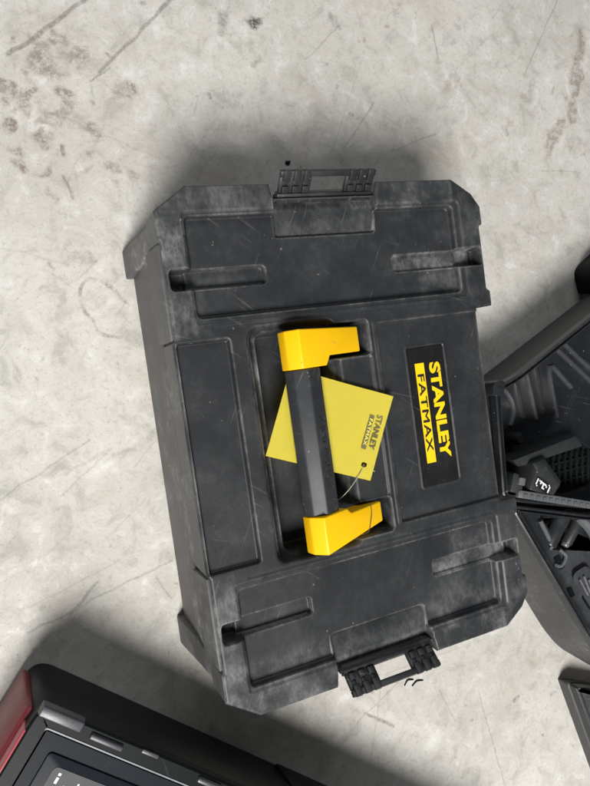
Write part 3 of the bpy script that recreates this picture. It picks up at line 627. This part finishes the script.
# ================================================================== black and red box, bottom left
tb = thing('red_black_toolbox', 'black toolbox with red side bumper and dark recessed lid, bottom left', 'toolbox', (-0.290, -0.175, 0), math.atan2(-0.652, 0.758))
def P2(x0, x1, y0, y1): return boxpoly(x0/1000, x1/1000, y0/1000, y1/1000)
p = rounded(P2(-8, 562, -330, 0), 0.020, 6)
bm = loft([[(x, y, 0.0) for x, y in inset(p, 0.004)], [(x, y, 0.006) for x, y in inset(p, 0.0005)], [(x, y, 0.070) for x, y in inset(p, 0.001)], [(x, y, 0.088) for x, y in inset(p, 0.004)]])
tbb = link('body', bm_mesh(bm, 'body'), M['black'], tb)
bm = prism(P2(272, 350, -10, 3.5), 0.010, 0.074, P2(276, 348, -10, 1.0)); link('side_boss', bm_mesh(bm, 'side_boss', 0.003), M['black'], tb)
# lid: raised border round a sunken window
po = rounded(P2(-4, 558, -326, -4), 0.014, 5)
bm = loft([[(x, y, 0.0875) for x, y in po], [(x, y, 0.098) for x, y in po], [(x, y, 0.100) for x, y in inset(po, 0.002)], [(x, y, 0.100) for x, y in inset(po, 0.0135)], [(x, y, 0.090) for x, y in inset(po, 0.0145)]], False, True)
tbl = link('lid', bm_mesh(bm, 'lid'), M['black'], tb)
pw = rounded(P2(9, 545, -312, -19), 0.004, 4)
bm = loft([[(x, y, 0.0905) for x, y in pw], [(x, y, 0.0975) for x, y in pw], [(x, y, 0.0975) for x, y in inset(pw, 0.0012)], [(x, y, 0.0905) for x, y in inset(pw, 0.0012)]], False, False); link('window_frame', bm_mesh(bm, 'window_frame'), M['clear'], tbl)  # thin pale frame, its edge highlight put into the colour
bm = prism(inset(pw, 0.004), 0.0902, 0.0925); link('window_panel', bm_mesh(bm, 'window_panel', 0.001), M['gloss'], tbl)
pi2 = rounded(P2(24, 530, -298, -36), 0.004, 4)
bm = prism(pi2, 0.0923, 0.0942); link('window_step', bm_mesh(bm, 'window_step', 0.0008), M['gloss'], tbl)
for x0, x1, y0, y1 in ((-3, 36, -12.5, -1.5), (44, 76, -14, -7), (150, 176, -13, -6)):
    bm = prism(P2(x0, x1, y0, y1), 0.094, 0.1035, P2(x0+1, x1-1, y0+1, y1-2)); link('hinge_tab', bm_mesh(bm, 'hinge_tab', 0.0012), M['barp'], tbl)
bm = prism(P2(92, 108, -8, -5), 0.099, 0.1015); link('hinge_tab', bm_mesh(bm, 'hinge_tab', 0.0006), M['barp'], tbl)
st = link('sticker', bm_mesh(prism(rounded(P2(34, 190, -150, -44), 0.005, 4), 0.0941, 0.0946), 'sticker', smooth=False), M['sticker'], tb)
for k, (x, y, wd, ht) in enumerate(((40, -56, 2.2, 5), (40, -49.6, 2.2, 2.2), (59, -56, 1.4, 6), (78, -55, 3, 2.4), (100, -57, 2, 4), (41, -70, 9, 3.2), (62, -70, 5, 2.4), (80, -69, 6, 2.4), (50, -86, 3, 5))):
    link('sticker_mark', bm_mesh(prism(P2(x, x+wd, y, y+ht), 0.0945, 0.0949), 'sticker_mark', smooth=False), M['white'], st)
for x in (48, 66, 88):
    link('sticker_mark', bm_mesh(prism(P2(x, x+7, -56, -54.8), 0.0945, 0.0948), 'sticker_mark', smooth=False), M['greyp'], st)
bm = loft([[(x, y, 0.008) for x, y in P2(-13, -4, -160, -12)], [(x, y, 0.066) for x, y in P2(-13, -4, -160, -12)], [(x, y, 0.084) for x, y in P2(-8, -2, -156, -14)]]); link('red_bumper', bm_mesh(bm, 'red_bumper', 0.003, 3), M['red'], tb)
bm = prism(P2(-6, -0.5, -150, -24), 0.084, 0.0985, P2(-5, -1.5, -150, -26)); link('red_bumper', bm_mesh(bm, 'red_bumper', 0.0012), M['red_lit'], tb)  # upper strip, light on the bumper's top put into its colour

# ================================================================== crumbs on the floor
def crumb(loc, r, label):
    b = bmesh.new(); bmesh.ops.create_icosphere(b, subdivisions=2, radius=r)
    for v_ in b.verts: v_.co *= 0.55+0.9*random.random(); v_.co.z *= 0.5; v_.co.x *= 1.25
    o = link('crumb', bm_mesh(b, 'crumb'), M['black']); o.location = loc; tag(o, label, 'crumb')
crumb((0.033, 0.285, 0.0008), 0.0023, 'tiny black crumb on the floor above the top latch')
def shred(pts, label):
    o = link('plastic_shred', bm_mesh(tube(spline([(x, y, z*0.7) for x, y, z in pts], 5), [0.0008]*(5*(len(pts)-1)+1), 6, True, 0.6), 'plastic_shred'), M['black']); tag(o, label, 'shred', 'dark shreds beside the bottom latch')
shred([(0.091, -0.327, 0.001), (0.096, -0.322, 0.002), (0.104, -0.324, 0.001)], 'dark curled shred on the floor just below the bottom latch, left one')
shred([(0.101, -0.331, 0.001), (0.108, -0.327, 0.002), (0.117, -0.329, 0.001)], 'dark curled shred on the floor just below the bottom latch, right one')
